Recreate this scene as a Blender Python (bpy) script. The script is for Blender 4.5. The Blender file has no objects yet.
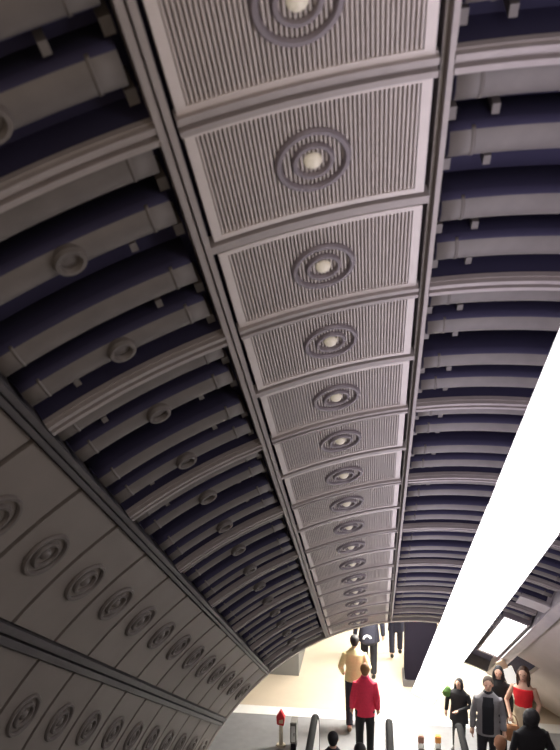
import bpy, bmesh, math, random
from math import sin, cos, pi, radians, sqrt
from mathutils import Vector, Matrix
random.seed(5)
scn = bpy.context.scene
COL = scn.collection

# ------------------------------------------------------------------ frame of the place
# The camera stands on the left escalator.  h = horizontal distance down the shaft (world +Y),
# x = across the shaft, a = distance along the 30 degree slope, n = perpendicular to the slope.
EYE = 6.7
C30, S30 = cos(radians(30)), 0.5
CX, CN, R = .82, -1.48, 4.0
P0, PITCH = 1.83, .738             # first panel joint and ring pitch along the slope
END = P0 + 15 * PITCH              # end of the vault
AV = Vector((0, C30, -S30)); NV = Vector((0, S30, C30)); XV = Vector((1, 0, 0))

def T(a, x, n):
    return Vector((x, a * C30 + n * S30, EYE - a * S30 + n * C30))
def V(a, g, r=R):
    t = radians(g)
    return T(a, CX + r * sin(t), CN + r * cos(t))
YAW = radians(7.65)
FWD = Vector((-sin(YAW), cos(YAW), 0)); RT = Vector((cos(YAW), sin(YAW), 0))
def spot(px, d, z=0.0):
    p = FWD * d + RT * ((px - 280) / 700 * d)
    return Vector((p.x, p.y, z))

# ------------------------------------------------------------------ materials
def mat(name, col, rough=.6, metal=0., noise=0., nscale=6., bump=0., col2=None, spec=.5):
    m = bpy.data.materials.new(name); m.use_nodes = True
    nt = m.node_tree; b = nt.nodes['Principled BSDF']
    b.inputs['Roughness'].default_value = rough
    b.inputs['Metallic'].default_value = metal
    b.inputs['Specular IOR Level'].default_value = spec
    tc = nt.nodes.new('ShaderNodeTexCoord')
    n = nt.nodes.new('ShaderNodeTexNoise'); n.inputs['Scale'].default_value = nscale
    n.inputs['Detail'].default_value = 5
    nt.links.new(tc.outputs['Object'], n.inputs['Vector'])
    mx = nt.nodes.new('ShaderNodeMix'); mx.data_type = 'RGBA'
    c = Vector(col)
    c2 = Vector(col2) if col2 else c * (1 - noise)
    mx.inputs[6].default_value = (*c, 1); mx.inputs[7].default_value = (*c2, 1)
    nt.links.new(n.outputs['Fac'], mx.inputs[0])
    nt.links.new(mx.outputs[2], b.inputs['Base Color'])
    if bump:
        bp = nt.nodes.new('ShaderNodeBump'); bp.inputs['Strength'].default_value = bump
        bp.inputs['Distance'].default_value = .01
        nt.links.new(n.outputs['Fac'], bp.inputs['Height']); nt.links.new(bp.outputs[0], b.inputs['Normal'])
    return m
def glow(name, col, strength):
    m = bpy.data.materials.new(name); m.use_nodes = True
    b = m.node_tree.nodes['Principled BSDF']
    b.inputs['Base Color'].default_value = (.5, .46, .40, 1)
    b.inputs['Emission Color'].default_value = (*col, 1)
    b.inputs['Emission Strength'].default_value = strength
    return m

M = dict(
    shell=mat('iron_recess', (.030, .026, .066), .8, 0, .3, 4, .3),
    rib=mat('iron_rib', (.165, .145, .130), .55, .0, .45, 7, .15),
    rail=mat('rail_metal', (.36, .32, .30), .55, .2, .25, 12),
    darkrail=mat('rail_dark', (.13, .12, .12), .45, .4, .3, 12),
    frame=mat('panel_frame', (.60, .54, .50), .5, .1, .15, 9),
    slat=mat('panel_slat', (.56, .50, .46), .5, .1, .15, 9),
    back=mat('panel_back', (.12, .10, .10), .8, 0, .2, 5),
    ring=mat('ring_dark', (.22, .19, .20), .5, .3, .2, 9),
    lamp=glow('lamp_warm', (1.0, .86, .62), .22),
    clad=mat('cladding', (.22, .19, .165), .5, .1, .2, 3),
    cladring=mat('cladding_ring', (.15, .13, .115), .5, .1, .2, 6),
    beam=mat('beam_metal', (.62, .57, .55), .45, .2, .3, 5),
    rwall=mat('wall_right', (.62, .54, .48), .6, 0, .25, 2),
    strip=glow('strip_diffuser', (1.0, .965, .98), 4.5),
    added_uplight=glow('strip_added_uplight', (.86, .79, 1.0), 7.0),  # added violet glow, stands in for lens flare and brightens the vault
    housing=mat('housing', (.55, .54, .56), .4, .5, .2, 10),
    panel_light=glow('panel_light', (1, .98, 1), 9.),
    lampw=glow('landing_lamp', (1, .95, .86), 130.),
    sign_glow=glow('sign_added_glow', (1, .97, .92), .75),  # plain white panel, glow added to make it bright
    floor=mat('floor_tan', (.44, .375, .29), .5, 0, .15, 3, .0),
    plate=mat('landing_plate', (.33, .33, .34), .4, .4, .3, 6),
    edge=mat('edging', (.62, .62, .60), .5, 0, .15, 8),
    plaster=mat('wall_plaster', (.55, .53, .50), .8, 0, .12, 3),
    greywall=mat('pier_grey', (.15, .145, .135), .7, 0, .15, 4),
    dark=mat('dark_pillar', (.010, .008, .014), .9, 0, .3, 5, spec=.1),
    rubber=mat('handrail_rubber', (.012, .012, .013), .8, 0, .2, 20, spec=.15),
    bal=mat('balustrade_metal', (.68, .68, .67), .35, .35, .12, 8),
    step=mat('step_metal', (.25, .25, .26), .45, .6, .2, 20),
    red=mat('red_paint', (.55, .02, .03), .4, 0, .15, 14),
    orange=mat('orange_plastic', (.75, .30, .06), .4, 0, .15, 14),
    brown=mat('brown_plastic', (.30, .14, .10), .4, 0, .15, 14),
    cream=mat('post_cream', (.62, .55, .44), .5, 0, .15, 12),
    white=mat('sign_white', (.85, .84, .80), .5, 0, .06, 10),
    tan=mat('sign_tan', (.55, .42, .28), .5, 0, .15, 10),
)
SKIN = [mat('skin_light', (.62, .38, .27), .55, 0, .08, 20), mat('skin_mid', (.45, .26, .17), .55, 0, .08, 20)]
CL = {}
def cloth(col, rough=.85):
    k = tuple(col)
    if k not in CL: CL[k] = mat('cloth_%02d' % len(CL), col, rough, 0, .25, 25, .25)
    return CL[k]

# ------------------------------------------------------------------ helpers
def link(name, me, m, parent=None, loc=None):
    o = bpy.data.objects.new(name, me); COL.objects.link(o)
    if m and not me.materials: me.materials.append(m)
    if loc is not None: o.location = loc
    if parent: o.parent = parent
    return o
def mesh(name, bm, smooth=False):
    bmesh.ops.recalc_face_normals(bm, faces=bm.faces[:])
    me = bpy.data.meshes.new(name); bm.to_mesh(me); bm.free()
    if smooth:
        for p in me.polygons: p.use_smooth = True
    return me
def tag(o, label, cat, group=None):
    o['label'] = label; o['category'] = cat; o['kind'] = 'thing'
    if group: o['group'] = group
    return o
def thing(name, label, cat, loc=(0, 0, 0), rz=0, group=None):
    o = bpy.data.objects.new(name, None); COL.objects.link(o)
    o.location = loc; o.rotation_euler = (0, 0, rz); o.empty_display_size = .1
    return tag(o, label, cat, group)
def struct(name, bm, m, smooth=False, parent=None, origin=None):
    if origin is not None: bmesh.ops.translate(bm, verts=bm.verts[:], vec=-Vector(origin))
    o = link(name, mesh(name, bm, smooth), m, parent, origin)
    if not parent: o['kind'] = 'structure'
    return o
def dup(o, loc, label=None):
    r = o.copy(); COL.objects.link(r); r.location = loc
    if label: r['label'] = label
    for ch in o.children:
        c = ch.copy(); COL.objects.link(c); c.parent = r
        for g in ch.children:
            d = g.copy(); COL.objects.link(d); d.parent = c
    return r

def arc(bm, a0, a1, g0, g1, r0, r1, seg=None, f=None):
    """curved slab of the vault between two angles and two radii; f(a,g,r) maps to a point"""
    f = f or V
    seg = seg or max(2, int(abs(g1 - g0) / 1.5))
    rows = []
    for i in range(seg + 1):
        g = g0 + (g1 - g0) * i / seg
        rows.append([bm.verts.new(f(a, g, r)) for a, r in ((a0, r0), (a1, r0), (a1, r1), (a0, r1))])
    for p, q in zip(rows, rows[1:]):
        for j in range(4):
            bm.faces.new((p[j], p[(j + 1) % 4], q[(j + 1) % 4], q[j]))
    bm.faces.new(rows[0]); bm.faces.new(rows[-1][::-1])
def sweep(bm, prof, path, f, closed=True):
    """prof: list of (u, w); path: list of s;  f(u, w, s) -> point"""
    rows = [[bm.verts.new(f(u, w, s)) for u, w in prof] for s in path]
    k = len(prof)
    for p, q in zip(rows, rows[1:]):
        for j in range(k if closed else k - 1):
            bm.faces.new((p[j], p[(j + 1) % k], q[(j + 1) % k], q[j]))
    if closed:
        bm.faces.new(rows[0]); bm.faces.new(rows[-1][::-1])
def box(bm, lo, hi, mtx=None):
    vs = [Vector((x, y, z)) for z in (lo[2], hi[2]) for y in (lo[1], hi[1]) for x in (lo[0], hi[0])]
    if mtx: vs = [mtx @ v for v in vs]
    v = [bm.verts.new(p) for p in vs]
    for q in ((0, 1, 3, 2), (4, 6, 7, 5), (0, 4, 5, 1), (2, 3, 7, 6), (0, 2, 6, 4), (1, 5, 7, 3)):
        bm.faces.new([v[i] for i in q])
def bbox(lo, hi, bev=.01):
    bm = bmesh.new(); box(bm, lo, hi)
    if bev: bmesh.ops.bevel(bm, geom=bm.edges[:], offset=bev, segments=2, affect='EDGES')
    return bm
def tube(bm, pts, rad, seg=10, cap=True):
    """lofted tube; rad = list of r or (rx, ry); rx along world X where possible"""
    pts = [Vector(p) for p in pts]; rows = []
    for i, p in enumerate(pts):
        d = (pts[min(i + 1, len(pts) - 1)] - pts[max(i - 1, 0)]).normalized()
        ref = Vector((1, 0, 0)) if abs(d.x) < .9 else Vector((0, 0, 1))
        u = (ref - d * ref.dot(d)).normalized(); w = d.cross(u)
        r = rad[i]; rx, ry = r if isinstance(r, tuple) else (r, r)
        rows.append([bm.verts.new(p + u * rx * cos(2 * pi * k / seg) + w * ry * sin(2 * pi * k / seg)) for k in range(seg)])
    for p, q in zip(rows, rows[1:]):
        for k in range(seg): bm.faces.new((p[k], p[(k + 1) % seg], q[(k + 1) % seg], q[k]))
    if cap:
        bm.faces.new(rows[0]); bm.faces.new(rows[-1][::-1])
def ell(bm, c, r, seg=16, rot=None):
    m = Matrix.Translation(c)
    if rot: m = m @ rot
    m = m @ Matrix.Diagonal((*r, 1))
    bmesh.ops.create_uvsphere(bm, u_segments=seg, v_segments=seg // 2 + 2, radius=1, matrix=m)
def ringmesh(bm, f, rm, w, hgt, seg=36):
    """half-round ring of mean radius rm on a surface; f(s, t, up) -> point"""
    prof = [(-w / 2, -.012), (-w / 2, hgt * .45), (-w / 4, hgt), (w / 4, hgt), (w / 2, hgt * .45), (w / 2, -.012)]
    rows = []
    for i in range(seg):
        t = 2 * pi * i / seg
        rows.append([bm.verts.new(f((rm + u) * cos(t), (rm + u) * sin(t), h)) for u, h in prof])
    for i in range(seg):
        p, q = rows[i], rows[(i + 1) % seg]
        for j in range(len(prof)):
            bm.faces.new((p[j], p[(j + 1) % len(prof)], q[(j + 1) % len(prof)], q[j]))
def dome(bm, f, r, hgt, seg=18, rings=5):
    rows = []
    for j in range(rings):
        t = (pi / 2) * j / rings
        rows.append([bm.verts.new(f(r * cos(t) * cos(2 * pi * i / seg), r * cos(t) * sin(2 * pi * i / seg), hgt * sin(t))) for i in range(seg)])
    top = bm.verts.new(f(0, 0, hgt))
    for p, q in zip(rows, rows[1:]):
        for i in range(seg): bm.faces.new((p[i], p[(i + 1) % seg], q[(i + 1) % seg], q[i]))
    for i in range(seg): bm.faces.new((rows[-1][i], rows[-1][(i + 1) % seg], top))
    bm.faces.new(rows[0][::-1])

DEG = 180 / pi / R        # metres along the arc -> degrees

# ------------------------------------------------------------------ vault shell
A0 = -3.4
REND = 16.3               # the right side of the vault runs on a little further
bm = bmesh.new()
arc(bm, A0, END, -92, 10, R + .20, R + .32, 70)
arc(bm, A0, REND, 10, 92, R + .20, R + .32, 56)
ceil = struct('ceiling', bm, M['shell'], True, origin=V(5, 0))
for p in ceil.data.polygons: p.use_smooth = False
OC = V(5, 0)

# convex cast iron ribs between the rails, two to a ring
def rib_mesh(g0, g1):
    HW = .090
    prof = [(-HW + .012, -.21), (-HW + .004, -.08), (-HW, -.06)]
    nf = 2
    for i in range(11):
        t = pi * i / 10
        prof.append((-HW * cos(t), -.055 + .062 * sin(t) ** .8))
    prof += [(HW, -.06), (HW - .004, -.08), (HW - .012, -.21)]
    K = len(prof)
    seg = int((g1 - g0) / 1.4)
    path = [g0 + (g1 - g0) * i / seg for i in range(seg + 1)]
    b = bmesh.new()
    sweep(b, prof, path, lambda u, w, g: V(u, g, R - w) - V(0, 0))
    # collars near both ends of the rib
    for f in b.faces:                       # the web of the rib, sunk in the recess, takes the dark shell material
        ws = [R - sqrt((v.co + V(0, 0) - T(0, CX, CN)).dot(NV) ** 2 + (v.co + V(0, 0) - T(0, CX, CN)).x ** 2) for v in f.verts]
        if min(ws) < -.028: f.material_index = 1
    for g in (g0 + 1.5, g1 - 1.5):
        pr = [(u * 1.02, w + .004) for u, w in prof[4:-4]]
        sweep(b, pr, [g - .12, g + .12], lambda u, w, gg: V(u, gg, R - w) - V(0, 0))
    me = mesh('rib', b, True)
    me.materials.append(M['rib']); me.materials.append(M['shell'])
    return me
def fitting_mesh(g):
    b = bmesh.new()
    f = lambda s, t, up: V(s, g + t * DEG, R - up) - V(0, 0)
    ringmesh(b, f, .062, .034, .035, 24)
    dome(b, lambda s, t, up: f(s, t, up - .004), .045, .014)
    for t in (-.15, .15):
        sweep(b, [(-.068, -.03), (-.068, .012), (.068, .012), (.068, -.03)], [t - .05, t + .05],
              lambda u, w, s: f(u, s, w - abs(u) * .35))
    me = mesh('fitting', b); me.materials.append(M['rib']); return me
def lug_mesh(g, s=.028, deep=.09):
    b = bmesh.new()
    arc(b, -s, s, g - s * .6 * DEG, g + s * .6 * DEG, R + .14 - deep, R + .21, 2, lambda a, gg, r: V(a, gg, r) - V(0, 0))
    me = mesh('lug', b); me.materials.append(M['rib']); return me
ribL, ribR = rib_mesh(-40.2, -25.2), rib_mesh(-7.0, 21.5)
fitL = fitting_mesh(-32.4)
LUGS = {'L': [lug_mesh(-28.4), lug_mesh(-36.6), lug_mesh(-25.2, .035)], 'R': [lug_mesh(-4.2), lug_mesh(-6.9, .035)]}
nlug = 0
for k in range(-7, 15):
    for j, off in enumerate((.13, .44)):
        a = P0 + k * PITCH + off
        if a > END - .1: continue
        for side in 'LR':
            rb = link('lining_rib', ribL if side == 'L' else ribR, None, ceil, T(a, 0, 0) - T(0, 0, 0) + V(0, 0) - OC)
            if j == 1 and side == 'L':
                link('pipe_fitting', fitL, None, rb)
            ga = .17 if j == 0 else .15
            for li, lm in enumerate(LUGS[side]):
                if a < .6 or nlug >= 100 or (side == 'L' and li == (k + j) % 2): continue
                link('lug', lm, None, rb, AV * ga); nlug += 1
# the right side beyond the vault's end keeps its ribs
ribX = rib_mesh(10.5, 16.0)
for k in range(15, 19):
    for off in (.13, .44):
        a = P0 + k * PITCH + off
        link('lining_rib', ribX, None, ceil, AV * a + V(0, 0) - OC)

# ------------------------------------------------------------------ rails and ring strips
ntrim = 0
def trim(bm, m, org, smooth=False):
    global ntrim; ntrim += 1
    return struct('trim_%d' % ntrim, bm, m, smooth, origin=org)
def rail(g0, g1, a0, a1, m, proud=.035, lips=2):
    b = bmesh.new(); w = g1 - g0
    arc(b, a0, a1, g0, g1, R + .02, R + .18, 2)
    n = 2 if lips == 2 else 1
    for i in range(n):
        c = g0 + w * (.22 + .56 * i) if n == 2 else (g0 + g1) / 2
        arc(b, a0, a1, c - w * .2, c + w * .2, R - proud, R + .03, 2)
    return trim(b, m, V((a0 + a1) / 2, g0))
rail(-24.65, -23.6, A0, END, M['rail'])
rail(-7.95, -7.15, A0, END, M['rail'], .035, 1)
rail(-41.7, -40.5, A0, END, M['darkrail'])
rail(-57.6, -55.6, A0, END, M['darkrail'])
# broad beam on the right, and the cross piece that meets it
b = bmesh.new(); arc(b, 4.0, REND - .3, 22.5, 24.4, R - .10, R + .21, 4)
arc(b, 4.0, REND - .3, 22.3, 24.6, R - .12, R - .09, 4)
trim(b, M['beam'], V(10, 23))
b = bmesh.new(); arc(b, 10.0, 10.28, 17.0, 22.4, R - .03, R + .18, 5)
arc(b, 9.95, 10.33, 16.7, 22.4, R - .05, R - .02, 5)
arc(b, 10.0, 10.28, 25.2, 60, R - .05, R + .18, 20)
trim(b, M['beam'], V(10, 20))
# ring strips every second joint, from rail to rail across the vault
for k in range(-6, 15, 2):
    a = P0 + k * PITCH; b = bmesh.new()
    for g0, g1 in ((-40.4, -24.6), (-23.4, -8.2), (-7.3, 21.5)):
        arc(b, a - .055, a + .055, g0, g1, R + .0, R + .03)
        arc(b, a - .045, a - .015, g0, g1, R - .028, R + .01)
        arc(b, a + .015, a + .045, g0, g1, R - .028, R + .01)
    tr = trim(b, M['rail'], V(a, -15))
    b = bmesh.new()
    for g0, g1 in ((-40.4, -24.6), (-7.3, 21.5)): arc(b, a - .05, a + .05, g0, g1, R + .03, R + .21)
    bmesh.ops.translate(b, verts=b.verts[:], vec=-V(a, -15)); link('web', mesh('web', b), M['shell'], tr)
# end ring of the vault
b = bmesh.new(); arc(b, END - .02, END + .10, -92, 10, R - .02, R + .75, 70)
trim(b, M['rail'], V(END, -20))
b = bmesh.new(); arc(b, REND - .02, REND + .10, 10, 75, R - .02, R + .75, 50)
arc(b, END, REND + .1, 9.4, 10, R + .1, R + .75, 2)
trim(b, M['darkrail'], V(REND, 30))

# ------------------------------------------------------------------ crown panels
GC = -15.8; GL, GR = -23.25, -8.40
def panel_f(gc):
    o = V(0, gc)
    return (lambda s, t, up: V(s, gc + t * DEG, R - up) - o), (lambda a, g, r: V(a, g, r) - o)
fc, fa = panel_f(GC)
hl = PITCH / 2
def crown_meshes():
    out = {}
    b = bmesh.new(); L = hl - .045
    fw = .045 * DEG
    arc(b, -L, L, GL, GL + fw, R - .006, R + .05, 2, fa); arc(b, -L, L, GR - fw, GR, R - .006, R + .05, 2, fa)
    for s in (-1, 1):
        e = sorted((s * L, s * (L - .03)))
        arc(b, e[0], e[1], GL + fw, GR - fw, R - .006, R + .05, 12, fa)
    out['frame'] = (b, M['frame'])
    b = bmesh.new(); arc(b, -L + .03, L - .03, GL + fw, GR - fw, R + .035, R + .05, 14, fa)
    out['backing'] = (b, M['back'])
    b = bmesh.new(); n = 50; g0, g1 = GL + fw, GR - fw; p = (g1 - g0) / n
    e = L - .03
    for i in range(n):
        c = g0 + p * (i + .5); w = p * .31
        prof = [(c - w * 1.25, R + .045), (c - w, R + .004), (c - w * .6, R - .001), (c + w * .6, R - .001), (c + w, R + .004), (c + w * 1.25, R + .045)]
        sweep(b, prof, [-e, e], lambda g, r, s: fa(s, g, r))
    out['grille'] = (b, M['slat'])
    b = bmesh.new(); ringmesh(b, fc, .158, .034, .022); out['outer_ring'] = (b, M['ring'])
    b = bmesh.new(); ringmesh(b, fc, .085, .028, .022, 28); out['inner_ring'] = (b, M['ring'])
    b = bmesh.new(); dome(b, fc, .042, .035); out['lamp'] = (b, M['lamp'])
    b = bmesh.new(); arc(b, hl - .025, hl + .025, GL - .4, GR + .4, R - .016, R + .06, 12, fa)
    out['joint_strip'] = (b, M['rail'])
    return {k: (mesh(k, bm, k == 'lamp'), m) for k, (bm, m) in out.items()}
def ordinal(i):
    return ['first', 'second', 'third', 'fourth', 'fifth', 'sixth', 'seventh', 'eighth', 'ninth', 'tenth', 'eleventh',
            'twelfth', 'thirteenth', 'fourteenth', 'fifteenth', 'sixteenth', 'seventeenth'][i]
CM = crown_meshes()
proto = None
for i, k in enumerate(range(-1, 15)):
    a = P0 + (k + .5) * PITCH
    if i == 0: lab = 'fluted pale ceiling panel cut off by the top edge, its round lamp half in view'
    elif k == 14: lab = 'last and smallest fluted ceiling panel, right above the end arch'
    else: lab = 'fluted ceiling panel with ringed lamp, %s of the overhead row from the top' % ordinal(i)
    if proto is None:
        proto = thing('fluted_panel', lab, 'ceiling panel', V(a, GC), 0, 'fluted panels of the overhead row')
        for nm, (me, m) in CM.items():
            if nm == 'joint_strip': continue
            link(nm, me, m, proto)
        o = proto
    else: o = dup(proto, V(a, GC), lab)
    if k % 2 == 0: link('joint_strip', CM['joint_strip'][0], CM['joint_strip'][1], o)

# ------------------------------------------------------------------ left wall cladding
def clad_meshes(g0, g1, gr):
    gc = (g0 + g1) / 2; fs, fa2 = panel_f(gc)
    t0 = (gr - gc) / DEG
    out = {}
    b = bmesh.new(); L = hl - .024
    arc(b, -L, L, g0, g1, R - .004, R + .03, 10, fa2)
    bmesh.ops.bevel(b, geom=[e for e in b.edges if len(e.link_faces) == 2 and e.calc_face_angle(0) > .8], offset=.006, segments=1, affect='EDGES')
    out['sheet'] = (b, M['clad'])
    f = lambda s, t, up: fs(s, t + t0, up + .004)
    b = bmesh.new(); ringmesh(b, f, .160, .036, .026); out['outer_ring'] = (b, M['cladring'])
    b = bmesh.new(); ringmesh(b, f, .092, .034, .028, 28); out['inner_ring'] = (b, M['cladring'])
    b = bmesh.new(); dome(b, f, .042, .030); out['boss'] = (b, M['cladring'])
    return {k: (mesh(k, bm), m) for k, (bm, m) in out.items()}, gc
for (g0, g1, gr, ks, rowname, ofrow) in ((-55.4, -41.9, -48.4, range(1, 15), 'upper', 'upper wall row'), (-72.5, -57.8, -63.8, range(3, 15), 'lower', 'lower wall row')):
    ms, gc = clad_meshes(g0, g1, gr); pr = None
    for i, k in enumerate(ks):
        a = P0 + (k + .5) * PITCH
        if k == 14: lab = 'last ringed grey panel of the %s, against the end arch' % ofrow
        else: lab = 'ringed grey wall panel, %s of the %s from the left' % (ordinal(i), ofrow)
        if pr is None:
            pr = thing('cladding_panel', lab, 'wall panel', V(a, gc), 0, 'ringed panels of the ' + ofrow)
            for nm, (me, m) in ms.items(): link(nm, me, m, pr)
        else: dup(pr, V(a, gc), lab)
# plain backing below the panels
b = bmesh.new(); arc(b, A0, END, -92, -72.8, R - .0, R + .12, 14)
arc(b, A0, P0 + PITCH, -72.5, -41.9, R, R + .1, 20)
struct('wall_left', b, M['clad'], origin=V(5, -80))
b = bmesh.new(); arc(b, A0, 13.6, 25.2, 31, R - .03, R + .12, 6); arc(b, A0, REND - .1, 31, 92, R - .03, R + .12, 44)
struct('wall_right', b, M['rwall'], origin=V(8, 50))

# ------------------------------------------------------------------ long strip light over the middle of the shaft
Q = [(.575, 1.255), (.895, 1.115), (.955, 1.255), (.635, 1.395)]   # tilted box section, lower face first
SA, SB, JN = -3.3, 12.0, 3.47
sl = thing('strip_light', 'long white glowing strip light hanging over the shaft, right of the ceiling panels', 'light', T(6, .76, 1.25))
O = T(6, .76, 1.25)
def sec(pts, a0, a1, b):
    sweep(b, pts, [a0, a1], lambda x, n, a: T(a, x, n) - O)
cuts = [SA] + [JN + 3.1 * i for i in range(-2, 3) if SA < JN + 3.1 * i < SB] + [SB]
def inset(pts, d):
    c = (sum(p[0] for p in pts) / 4, sum(p[1] for p in pts) / 4)
    return [(c[0] + (p[0] - c[0]) * d, c[1] + (p[1] - c[1]) * d) for p in pts]
for c0, c1 in zip(cuts, cuts[1:]):
    b = bmesh.new(); sec(Q, c0 + .006, c1 - .006, b); link('diffuser', mesh('diffuser', b), M['strip'], sl)
    b = bmesh.new()
    U = [(.66, 1.41), (.94, 1.285), (.955, 1.32), (.675, 1.445)]
    if c1 < 1.5: b.free(); continue
    sec(U, c0 + .1, c1 - .1, b); link('added_uplight_bar', mesh('added_uplight_bar', b), M['added_uplight'], sl)  # added glowing bar, unseen on top of the strip
b = bmesh.new(); sec(inset(Q, .97), SA, SB - .01, b); link('core', mesh('core', b), M['housing'], sl)
for c in cuts[1:-1]:
    b = bmesh.new(); sec(inset(Q, 1.015), c - .008, c + .008, b); link('joint_band', mesh('joint_band', b), M['ring'], sl)
for a in (-1.5, 1.5, 4.5, 7.5, 10.5):
    b = bmesh.new(); tube(b, [T(a, .9, 1.28) - O, T(a, 1.5, 2.60) - O], [.012, .012], 8)
    link('hanger', mesh('hanger', b), M['housing'], sl)

# second light, set in the vault beside the beam
pl = thing('light_panel', 'bright rectangular light panel with dark frame, beside the broad beam on the right', 'light', V(12.8, 19.6))
O2 = V(12.8, 19.6)
fo = lambda a, g, r: V(a, g, r) - O2
b = bmesh.new(); arc(b, 11.35, 14.35, 16.8, 21.7, R - .03, R - .0, 4, fo); link('diffuser', mesh('diffuser', b), M['panel_light'], pl)
b = bmesh.new()
arc(b, 11.25, 14.45, 16.4, 16.8, R - .05, R + .18, 2, fo); arc(b, 11.25, 14.45, 21.7, 22.1, R - .05, R + .18, 2, fo)
arc(b, 11.25, 11.35, 16.8, 21.7, R - .05, R + .18, 3, fo); arc(b, 14.35, 14.45, 16.8, 21.7, R - .05, R + .18, 3, fo)
link('frame', mesh('frame', b), M['ring'], pl)

# ------------------------------------------------------------------ lower landing
b = bmesh.new(); box(b, (-7, 14.0, -.2), (9, 27, 0)); struct('floor', b, M['floor'], origin=(0, 18, 0))
b = bmesh.new(); box(b, (-7, 13.65, -.2), (9, 14.0, .004)); trim(b, M['edge'], (0, 13.8, 0))
b = bmesh.new(); box(b, (-4.2, 8.2, -.2), (6, 13.65, 0)); trim(b, M['plate'], (0, 12, 0))
b = bmesh.new(); box(b, (-7.2, 13.3, -.2), (-7, 27, 3.0)); struct('wall_landing_left', b, M['plaster'], origin=(-7.1, 20, 0))
b = bmesh.new(); box(b, (9, 13.3, -.2), (9.2, 27, 3.0)); struct('wall_landing_right', b, M['plaster'], origin=(9.1, 20, 0))
b = bmesh.new(); box(b, (-7.2, 27, -.2), (9.2, 27.2, 3.0)); struct('wall_far', b, M['plaster'], origin=(0, 27, 0))
b = bmesh.new(); box(b, (-7.2, 13.2, 2.85), (9.2, 27.2, 3.05)); struct('ceiling_landing', b, M['plaster'], origin=(0, 20, 3))
# grey pier to the left, dark pillar to the right of the passage
b = bmesh.new(); box(b, (-4.6, 15.5, 0), (-1.66, 17.2, 2.85)); struct('wall_pier', b, M['greywall'], origin=(-3, 16, 0))
pil = thing('dark_pillar', 'dark square pillar standing at the foot of the long strip light', 'pillar', (1.0, 15.6, 0))
b = bbox((-.34, -.3, 0), (.34, .3, 2.84), .03); link('shaft', mesh('shaft', b), M['dark'], pil)
b = bbox((-.38, -.34, 0), (.38, .34, .14), .01); link('plinth', mesh('plinth', b), M['darkrail'], pil)

def landing_lamp(x, y, w, l, power, lab):
    t = thing('landing_lamp', lab, 'light', (x, y, 2.85), 0, 'ceiling lamps of the lower landing')
    b = bmesh.new(); box(b, (-w / 2, -l / 2, -.05), (w / 2, l / 2, -.02)); link('diffuser', mesh('diffuser', b), glow('landing_lamp_%d' % power, (1, .95, .86), power), t)
    b = bmesh.new()
    for s in (-1, 1):
        box(b, (s * w / 2 - .03, -l / 2 - .03, -.07), (s * w / 2 + .03, l / 2 + .03, 0))
        box(b, (-w / 2 - .03, s * l / 2 - .03, -.07), (w / 2 + .03, s * l / 2 + .03, 0))
    link('frame', mesh('frame', b), M['housing'], t)
landing_lamp(.55, 13.75, 1.5, .5, 230, 'flat lamp on the landing ceiling next to the arch')
landing_lamp(.2, 18.2, .9, .5, 260, 'flat lamp on the landing ceiling behind the grey pier')
landing_lamp(2.8, 17.5, 1.5, .6, 200, 'flat lamp on the landing ceiling behind the dark pillar')

# ------------------------------------------------------------------ escalators
def step_drop(h): return 1.5 + h * math.tan(radians(30))
KN = (EYE - 1.5) / math.tan(radians(30))       # where the steps reach the landing
H0, H1 = 1.0, 11.75
def escalator(x0, x1, lab):
    xc = (x0 + x1) / 2
    t = thing('escalator', lab, 'escalator', (xc, KN, 0), 0, 'escalators of the shaft')
    o = Vector((xc, KN, 0))
    base = [(H0, EYE - step_drop(H0)), (KN, 0.0), (H1, 0.0)]
    for x, s in ((x0, -1), (x1, 1)):
        b = bmesh.new()
        prof = [(h, z + .84) for h, z in base]
        # panel with a rounded newel
        ring = [(H0, base[0][1] - .1), (KN, .0), (H1, .0)]
        for i in range(9):
            a = -pi / 2 + pi * i / 8
            ring.append((H1 + .42 * cos(a) * .8, .46 + .42 * sin(a)))
        ring += [(KN, .88), (H0, base[0][1] + .88)]
        sweep(b, ring, [x - .05, x + .05], lambda h, z, xx: Vector((xx, h, z)) - o)
        link('balustrade', mesh('balustrade', b), M['bal'], t)
        b = bmesh.new()
        pts = [(H0, base[0][1] + .93), (KN, .93), (H1 - .6, .93), (H1, .93)]
        for i in range(1, 8):
            a = pi / 2 - pi * i / 7
            pts.append((H1 + .47 * cos(a) * .8, .46 + .47 * sin(a)))
        tube(b, [Vector((x, h, z)) - o for h, z in pts], [(.058, .036)] * len(pts), 10)
        link('handrail', mesh('handrail', b, True), M['rubber'], t)
        b = bmesh.new(); box(b, (x + s * .05 - .09 - xc, -.6, .0), (x + s * .05 + .09 - xc, H1 - KN - .2, .30))
        link('skirt_panel', mesh('skirt_panel', b), M['bal'], t)
    b = bmesh.new(); n = int((KN - H0) / .4)
    for i in range(n + 5):
        h = KN + 1.6 - .4 * (i + 1); z = max(0, EYE - step_drop(h + .4)) - .0
        box(b, (x0 + .06 - xc, h - KN, z - .2), (x1 - .06 - xc, h + .4 - KN, z + .01))
        for j in range(9):
            xx = x0 + .1 + (x1 - x0 - .2) * (j + .5) / 9
            box(b, (xx - .012 - xc, h - KN, z), (xx + .012 - xc, h + .4 - KN, z + .02))
    link('steps', mesh('steps', b), M['step'], t)
    b = bmesh.new(); box(b, (x0 + .06 - xc, 1.6, 0), (x1 - .06 - xc, H1 - KN + .2, .015)); link('comb_plate', mesh('comb_plate', b), M['edge'], t)
    return t
escalator(-.99, .25, 'left escalator with dark handrails, its foot below the person in pink')
escalator(1.39, 2.72, 'right escalator crowded with people below the strip light')
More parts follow.
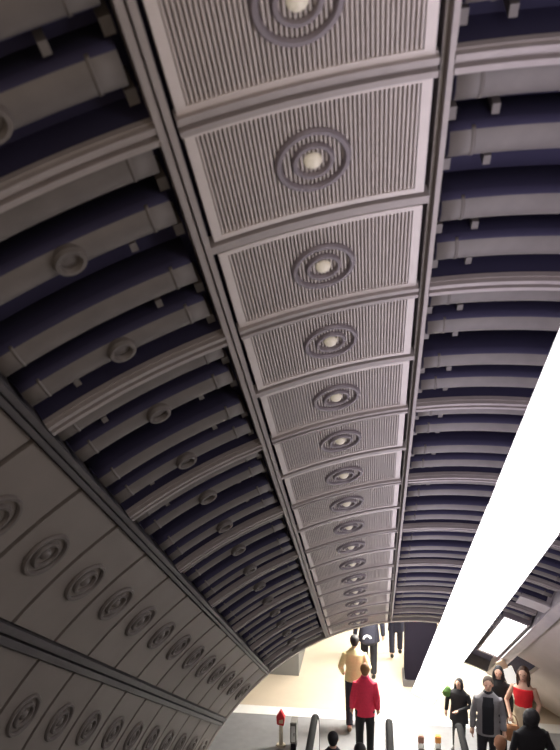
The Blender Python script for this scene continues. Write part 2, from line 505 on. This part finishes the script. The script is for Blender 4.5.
# sloping decks beside and between the escalators
for x0, x1 in ((-3.3, -1.06), (.32, 1.32), (2.80, 4.8)):
    b = bmesh.new()
    ring = [(.5, EYE - step_drop(.5) - .2), (KN - .1, -.0), (10.4, 0), (10.4, .6), (KN + .05, .62), (.5, EYE - step_drop(.5) + .6)]
    sweep(b, ring, [x0, x1], lambda h, z, xx: Vector((xx, h, z)))
    trim(b, M['bal'], ((x0 + x1) / 2, 8, 0))

# ------------------------------------------------------------------ small things on the landing
t = thing('emergency_post', 'pale post with red pointed box, left of the escalator foot', 'post', spot(281, 12.65))
b = bmesh.new(); tube(b, [(0, 0, 0), (0, 0, .42)], [.04, .032], 12); link('post', mesh('post', b), M['cream'], t)
b = bmesh.new(); tube(b, [(0, 0, 0), (0, 0, .03)], [.09, .08], 16); link('base', mesh('base', b), M['cream'], t)
b = bmesh.new(); sweep(b, [(-.07, .40), (.055, .38), (.075, .52), (.0, .66), (-.08, .54)], [-.05, .05], lambda u, w, s: Vector((u, s, w)))
bmesh.ops.bevel(b, geom=b.edges[:], offset=.008, segments=2, affect='EDGES'); link('box', mesh('box', b), M['red'], t)
b = bmesh.new(); sweep(b, [(-.03, .43), (.04, .43), (.04, .5), (-.03, .48)], [-.058, -.049], lambda u, w, s: Vector((u, s, w))); link('plate', mesh('plate', b), M['tan'], t)
t = thing('service_cabinet', 'narrow grey cabinet with dark foot beside the escalator handrail', 'cabinet', spot(294, 12.6))
b = bbox((-.055, -.13, .12), (.055, .13, .50), .012); link('body', mesh('body', b), M['greywall'], t)
b = bbox((-.045, -.12, 0), (.045, .12, .125), .005); link('foot', mesh('foot', b), M['dark'], t)
b = bbox((-.035, -.136, .16), (.035, -.128, .44), .003); link('door', mesh('door', b), M['bal'], t)
b = bbox((.01, -.15, .27), (.022, -.134, .33), .003); link('handle', mesh('handle', b), M['dark'], t)
for px, m, lab in ((421, 'brown', 'white bollard with brown cap in the glare between the escalators'), (438, 'orange', 'white bollard with orange cap in the glare between the escalators')):
    t = thing('bollard', lab, 'bollard', spot(px, 12.2))
    b = bmesh.new(); tube(b, [(0, 0, 0), (0, 0, .26), (0, 0, .30)], [.055, .055, .04], 14); link('post', mesh('post', b), M['white'], t)
    b = bbox((-.05, -.05, .29), (.05, .05, .42), .015); link('cap', mesh('cap', b), M[m], t)
    b = bbox((-.045, -.075, .13), (.055, -.05, .22), .008); link('lock_plate', mesh('lock_plate', b), M['greywall'], t)
t = thing('hanging_sign', 'small white and tan sign hanging from the beam, left of the person in red', 'sign', spot(510, 12.7, 1.50))
b = bbox((-.10, -.03, -.40), (.10, .03, -.10), .008)
bmesh.ops.rotate(b, verts=b.verts[:], cent=(0, 0, -.25), matrix=Matrix.Rotation(radians(-24), 3, 'Y')); link('white_panel', mesh('white_panel', b), M['sign_glow'], t)
b = bbox((-.22, -.02, -.22), (-.04, .02, .02), .008)
bmesh.ops.rotate(b, verts=b.verts[:], cent=(-.12, 0, -.1), matrix=Matrix.Rotation(radians(-24), 3, 'Y')); link('tan_panel', mesh('tan_panel', b), M['tan'], t)
b = bmesh.new(); tube(b, [(-.08, 0, -.1), (-.08, 0, .62)], [.01, .01], 8); link('rod', mesh('rod', b), M['housing'], t)

# ------------------------------------------------------------------ people
def solid(name, bm, m, parent, voxel=.014, smooth_it=2):
    me = bpy.data.meshes.new('tmp'); bmesh.ops.recalc_face_normals(bm, faces=bm.faces[:]); bm.to_mesh(me); bm.free()
    tmp = bpy.data.objects.new('tmp', me); COL.objects.link(tmp)
    r = tmp.modifiers.new('r', 'REMESH'); r.mode = 'VOXEL'; r.voxel_size = voxel; r.use_smooth_shade = True
    s = tmp.modifiers.new('s', 'SMOOTH'); s.iterations = smooth_it; s.factor = .5
    dg = bpy.context.evaluated_depsgraph_get(); dg.update()
    out = bpy.data.meshes.new_from_object(tmp.evaluated_get(dg))
    bpy.data.objects.remove(tmp); out.name = name
    out.materials.clear()
    for p in out.polygons: p.use_smooth = True
    return link(name, out, m, parent)

def person(label, loc, rz, height=1.7, skin=0, hair=(.02, .015, .012), hair_style='short', top=(.02, .02, .02), top_len=.86,
           sleeves=True, strapless=False, legs=(.015, .015, .02), shoes=(.02, .018, .016), stride=.0, arms=None, wide=1., lean=0.,
           headturn=0., bare_legs=False, skirt=None, collar=None):
    """local frame: faces +Y, stands on z = 0, 1.7 m tall before scaling"""
    t = thing('person', label, 'person', loc, rz)
    k = height / 1.7
    W = wide
    def S(p): # lean the upper body forward
        x, y, z = p
        if z > .92: y += (z - .92) * lean
        return Vector((x * k, y * k, z * k))
    def rr(r, f=1.): return [((q[0] * k * f, q[1] * k * f) if isinstance(q, tuple) else q * k * f) for q in r]
    A = arms or {}
    def arm(s):
        e, w = A.get(s, ((.222 * W, -.04, 1.12), (.235 * W, .05, .89)))
        return [S((s * .158 * W, 0, 1.375)), S((s * e[0], e[1], e[2])), S((s * w[0], w[1], w[2]))]
    def leg(s):
        d = stride * s
        return [S((s * .085, 0, .90)), S((s * .095, d * .45 + .03 * abs(d), .49)), S((s * .095, d * .75 - (.08 if d < 0 else 0), .09 + (.05 if d < -.1 else 0)))]
    torso_z = [(.86, .155, .105), (.96, .150, .105), (1.10, .128, .095), (1.26, .155, .11), (1.37, .165, .10), (1.43, .10, .075), (1.475, .055, .058)]
    # body: torso, neck, head with face, legs, arms, hands
    b = bmesh.new()
    tube(b, [S((0, 0, z)) for z, _, _ in torso_z], [(rx * W * k, ry * k) for _, rx, ry in torso_z], 18)
    tube(b, [S((0, .0, 1.42)), S((0, .008, 1.50)), S((0, .012, 1.56))], rr([.058, .05, .05]), 12)
    hr = Matrix.Rotation(headturn, 4, 'Z')
    hc = S((0, .015, 1.60))
    H = lambda p: hc + (hr.to_3x3() @ Vector(p)) * k
    ell(b, H((0, -.005, .012)), (.076 * k, .093 * k, .092 * k), 18, hr)
    ell(b, H((0, .018, -.045)), (.056 * k, .066 * k, .068 * k), 14, hr)
    tube(b, [H((0, .083, .012)), H((0, .103, -.022))], rr([.009, .015]), 8)
    for s in (-1, 1):
        ell(b, H((s * .076, -.005, -.008)), (.010 * k, .020 * k, .030 * k), 10, hr)
        ell(b, H((s * .032, .078, .012)), (.015 * k, .012 * k, .009 * k), 8, hr)
        L = leg(s)
        tube(b, L, rr([.082, .055, .040]), 12)
        ft = L[2] + Vector((s * .01, .12, 0)) * k; ft.z = max(.03, L[2].z - .06) * 1.0
        tube(b, [L[2] + Vector((0, -.04, -.02)) * k, ft], rr([.038, (.04, .025)]), 10)
        P = arm(s)
        tube(b, P, rr([.048, .040, .027]), 12)
        d = (P[2] - P[1]).normalized(); side = Vector((-s, .35, 0)).normalized()
        fw = Vector((0, 1, 0)) - d * d.y
        fw = fw.normalized() if fw.length > .1 else Vector((0, 0, 1))
        sd = d.cross(fw).normalized() * (1 if d.cross(fw).x * s < 0 else -1)
        palm = P[2] + d * .055 * k
        tube(b, [P[2], palm, P[2] + d * .09 * k], rr([.026, .036, .034]), 10)
        for i, ln in enumerate((.070, .080, .075, .058)):
            r0 = P[2] + d * .075 * k + fw * (.027 - .018 * i) * k
            tube(b, [r0, r0 + (d * .55 * ln + sd * .008) * k, r0 + (d * .92 * ln + sd * .03) * k], rr([.010, .009, .007]), 8)
        th = P[2] + d * .03 * k + fw * .026 * k
        tube(b, [th, th + (d * .025 + fw * .026) * k, th + (d * .055 + fw * .034 + sd * .01) * k], rr([.013, .011, .008]), 8)
    solid('body', b, SKIN[skin], t, .0085 * k, 1)
    # eyes and mouth
    for s in (-1, 1):
        b = bmesh.new(); ell(b, H((s * .032, .087, .014)), (.009 * k, .006 * k, .006 * k), 8); link('eye', mesh('eye', b, True), M['dark'], t)
    b = bmesh.new(); ell(b, H((0, .083, -.058)), (.022 * k, .008 * k, .006 * k), 10); link('mouth', mesh('mouth', b, True), M['brown'], t)
    # hair
    if hair is not None:
        b = bmesh.new()
        ell(b, H((0, -.022, .028)), (.086 * k, .094 * k, .096 * k), 18, hr)
        if hair_style == 'short':
            ell(b, H((0, -.045, -.02)), (.072 * k, .06 * k, .07 * k), 14, hr)
        else:
            tube(b, [H((0, -.05, .03)), H((0, -.062, -.08)), H((0, -.07, -.20))], rr([(.085, .06), (.10, .05), (.075, .03)]), 14)
            for s in (-1, 1):
                tube(b, [H((s * .07, .0, .04)), H((s * .088, .01, -.06)), H((s * .085, .03, -.19))], rr([.03, .032, .02]), 10)
        if hair_style == 'bushy':
            ell(b, H((0, -.03, .01)), (.13 * k, .13 * k, .13 * k), 16, hr)
        solid('hair', b, cloth(hair, .7), t, .012 * k, 2)
    # trousers, skirt
    b = bmesh.new()
    if not bare_legs:
        tube(b, [S((0, 0, .82)), S((0, 0, .93)), S((0, 0, 1.02))], [(.158 * W * k, .118 * k), (.162 * W * k, .120 * k), (.148 * W * k, .112 * k)], 18)
        for s in (-1, 1):
            L = leg(s); tube(b, L, rr([.098, .072, .062]), 14)
        solid('trousers', b, cloth(legs), t)
    else: b.free()
    if skirt:
        b = bmesh.new(); tube(b, [S((0, 0, .50)), S((0, 0, .75)), S((0, 0, .93)), S((0, 0, 1.09))], [(.215 * k, .18 * k), (.19 * k, .15 * k), (.168 * W * k, .125 * k), (.142 * k, .112 * k)], 20)
        solid('skirt', b, cloth(skirt), t)
    for s in (-1, 1):
        L = leg(s); b = bmesh.new()
        z0 = max(.035, L[2].z - .05 * k)
        tube(b, [Vector((L[2].x, L[2].y - .07 * k, z0)), Vector((L[2].x, L[2].y + .04 * k, z0)), Vector((L[2].x + s * .01, L[2].y + .15 * k, z0 - .008))], rr([(.040, .045), (.047, .045), (.038, .026)]), 12)
        solid('shoe', b, cloth(shoes, .5), t, .01)
    # top
    b = bmesh.new()
    if strapless:
        zz = [(1.06, .142, .110), (1.14, .142, .110), (1.26, .164, .126), (1.375, .172, .114)]
    else:
        zz = [(top_len, .185, .135), (top_len + .12, .175, .128), (1.10, .152, .120), (1.26, .178, .132), (1.37, .186, .118), (1.425, .125, .095), (1.48, .072, .074)]
    tube(b, [S((0, 0, z)) for z, _, _ in zz], [(rx * W * k, ry * k) for _, rx, ry in zz], 20)
    if sleeves and not strapless:
        for s in (-1, 1):
            P = arm(s); tube(b, P, rr([.062, .054, .044]), 14)
    solid('jacket' if not strapless else 'strapless_top', b, cloth(top), t, .013 * k)
    if collar:
        b = bmesh.new(); tube(b, [S((0, 0, 1.43)), S((0, 0, 1.50))], [(.085 * k, .085 * k), (.072 * k, .078 * k)], 16)
        solid('collar', b, cloth(collar), t, .01)
    return t, k, S

PI = pi
BL = (.012, .012, .02)
person('person in a bright pink jacket and black trousers, seen from behind', spot(365, 12.2), .02, 1.66, 0, (.30, .15, .06), 'short',
       (.90, .045, .11), .80, legs=(.012, .012, .014), stride=.10, collar=(.80, .05, .14), wide=.98)
person('person with black hair in a pale yellow jacket, walking away with dark trousers', spot(354.5, 13.3), .05, 1.75, 0, (.012, .01, .012), 'short',
       (.80, .72, .38), .88, legs=(.02, .02, .03), shoes=(.25, .16, .10), stride=.16,
       arms={-1: ((.26, -.05, 1.14), (.22, .12, .98)), 1: ((.26, -.05, 1.14), (.22, .12, .98))})
p, k, S = person('person in black carrying a dark rucksack with a white mark, partly behind the arch', spot(369, 15.4), .0, 1.85, 0, (.012, .01, .012), 'short',
       (.018, .018, .035), .78, legs=(.014, .014, .02), stride=.14, wide=1.2)
b = bmesh.new(); tube(b, [S((0, -.17, .80)), S((0, -.24, .86)), S((0, -.24, 1.18)), S((0, -.19, 1.36))], [(.15, .06), (.17, .09), (.17, .09), (.12, .05)], 16)
rk = solid('rucksack', b, cloth((.02, .02, .035)), p)
b = bmesh.new()
for i in range(8):
    a0, a1 = PI * (.1 + i * .11), PI * (.1 + (i + 1) * .11)
    f = lambda a, r: S((-.03 + r * cos(a), -.335, .93 + r * sin(a)))
    f2 = lambda a, r: S((-.03 + r * cos(a), -.30, .93 + r * sin(a)))
    q = [b.verts.new(v) for v in (f(a0, .055), f(a1, .055), f(a1, .09), f(a0, .09), f2(a0, .055), f2(a1, .055), f2(a1, .09), f2(a0, .09))]
    for w in ((0, 1, 2, 3), (7, 6, 5, 4), (0, 4, 5, 1), (1, 5, 6, 2), (2, 6, 7, 3), (3, 7, 4, 0)): b.faces.new([q[j] for j in w])
tag_o = link('mark', mesh('mark', b), M['white'], rk)
person('person in a dark navy coat of whom only coat and legs show under the arch', spot(396, 16.75), .0, 1.78, 0, (.012, .01, .012), 'short',
       (.015, .015, .035), .55, legs=(.014, .014, .03), stride=.22, wide=1.05)
p, k, S = person('short person in black with dark hair and a green bag, beside the white glare', spot(459, 12.5), 2.6, 1.27, 0, (.012, .01, .012), 'long',
       (.015, .015, .018), .70, legs=(.012, .012, .015), wide=1.3, arms={-1: ((.30, .02, 1.14), (.10, .28, 1.06)), 1: ((.30, .0, 1.13), (.30, .06, .9))})
b = bmesh.new(); tube(b, [S((.29, .02, 1.24)), S((.30, .04, 1.36)), S((.29, .03, 1.46))], [(.08, .06), (.10, .08), (.05, .04)], 12)
solid('green_bag', b, cloth((.10, .22, .05)), p)
p, k, S = person('person in an open grey jacket coming up, left of the crowd on the right escalator', spot(488, 11.5), 3.0, 1.73, 0, (.10, .07, .05), 'short',
       (.26, .25, .26), .80, legs=(.02, .02, .025), collar=(.02, .02, .025), wide=1.05)
b = bmesh.new(); tube(b, [S((.0, .10, .84)), S((0, .098, 1.10)), S((0, .115, 1.28)), S((0, .085, 1.42))], [(.10, .05), (.095, .04), (.10, .032), (.085, .025)], 12)
solid('shirt_front', b, cloth((.015, .015, .02)), p, .01)
person('person in black with black hair standing behind the grey jacket', spot(498.5, 12.35), 2.9, 1.55, 0, (.01, .009, .01), 'long',
       (.010, .010, .012), .72, legs=(.012, .012, .014))
p, k, S = person('person with long brown hair in a red strapless top and cream skirt', spot(523.5, 11.85), 2.75, 1.75, 0, (.07, .035, .02), 'long',
       (.85, .02, .03), strapless=True, bare_legs=True, skirt=(.62, .52, .36), arms={-1: ((.24, -.04, 1.12), (.20, .12, .90)), 1: ((.27, .02, 1.12), (.17, .20, .96))})
t = thing('brown_handbag', 'tan brown handbag held by the person in red', 'bag', spot(512.5, 11.75, .58), 2.75)
b = bmesh.new(); tube(b, [(0, 0, -.02), (0, 0, .05), (0, 0, .2), (0, 0, .25)], [(.11, .045), (.15, .07), (.13, .06), (.10, .03)], 18); solid('bag_body', b, cloth((.36, .16, .07), .6), t, .01)
b = bmesh.new(); tube(b, [(.09 * cos(a), 0, .22 + .2 * sin(a)) for a in [PI * i / 12 for i in range(13)]], [.009] * 13, 8); link('bag_handle', mesh('bag_handle', b, True), cloth((.20, .09, .05), .6), t)
person('person with bushy black hair in black, in front of the person in red', spot(531, 10.5), .1, 1.66, 1, (.012, .01, .012), 'bushy',
       (.014, .013, .016), .78, legs=(.012, .012, .014), wide=1.3)
person('person with light reddish hair at the bottom edge, in front of the black coats', spot(500, 9.75), .1, 1.66, 0, (.40, .19, .10), 'short',
       (.03, .025, .03), .78, wide=1.)
for px, d, hgt, lab in ((333, 10.0, 1.58, 'dark-haired person standing on the left escalator, nearer its left handrail'),
                        (360, 9.5, 1.68, 'dark-haired person standing on the left escalator, below the pink jacket'),):
    person(lab, spot(px, d, .01), .0, hgt, 0, (.012, .01, .012), 'short', (.02, .02, .03), .8)

# ------------------------------------------------------------------ world, camera, view
w = bpy.data.worlds.new('world'); scn.world = w; w.use_nodes = True
w.node_tree.nodes['Background'].inputs[0].default_value = (1, .80, .66, 1)
w.node_tree.nodes['Background'].inputs[1].default_value = .5
cam = bpy.data.cameras.new('camera'); co = bpy.data.objects.new('camera', cam); COL.objects.link(co)
co.location = (0, 0, EYE); co.rotation_euler = (radians(90), 0, YAW)
cam.sensor_fit = 'VERTICAL'; cam.sensor_height = 24; cam.sensor_width = 18; cam.lens = 700 / 750 * 24
cam.dof.use_dof = True; cam.dof.focus_distance = 9.; cam.dof.aperture_fstop = 1.4
cam.clip_start = .05; cam.clip_end = 200
scn.camera = co
vs = scn.view_settings
vs.view_transform = 'Standard'; vs.look = 'None'; vs.gamma = 1; vs.exposure = 0; vs.use_curve_mapping = False
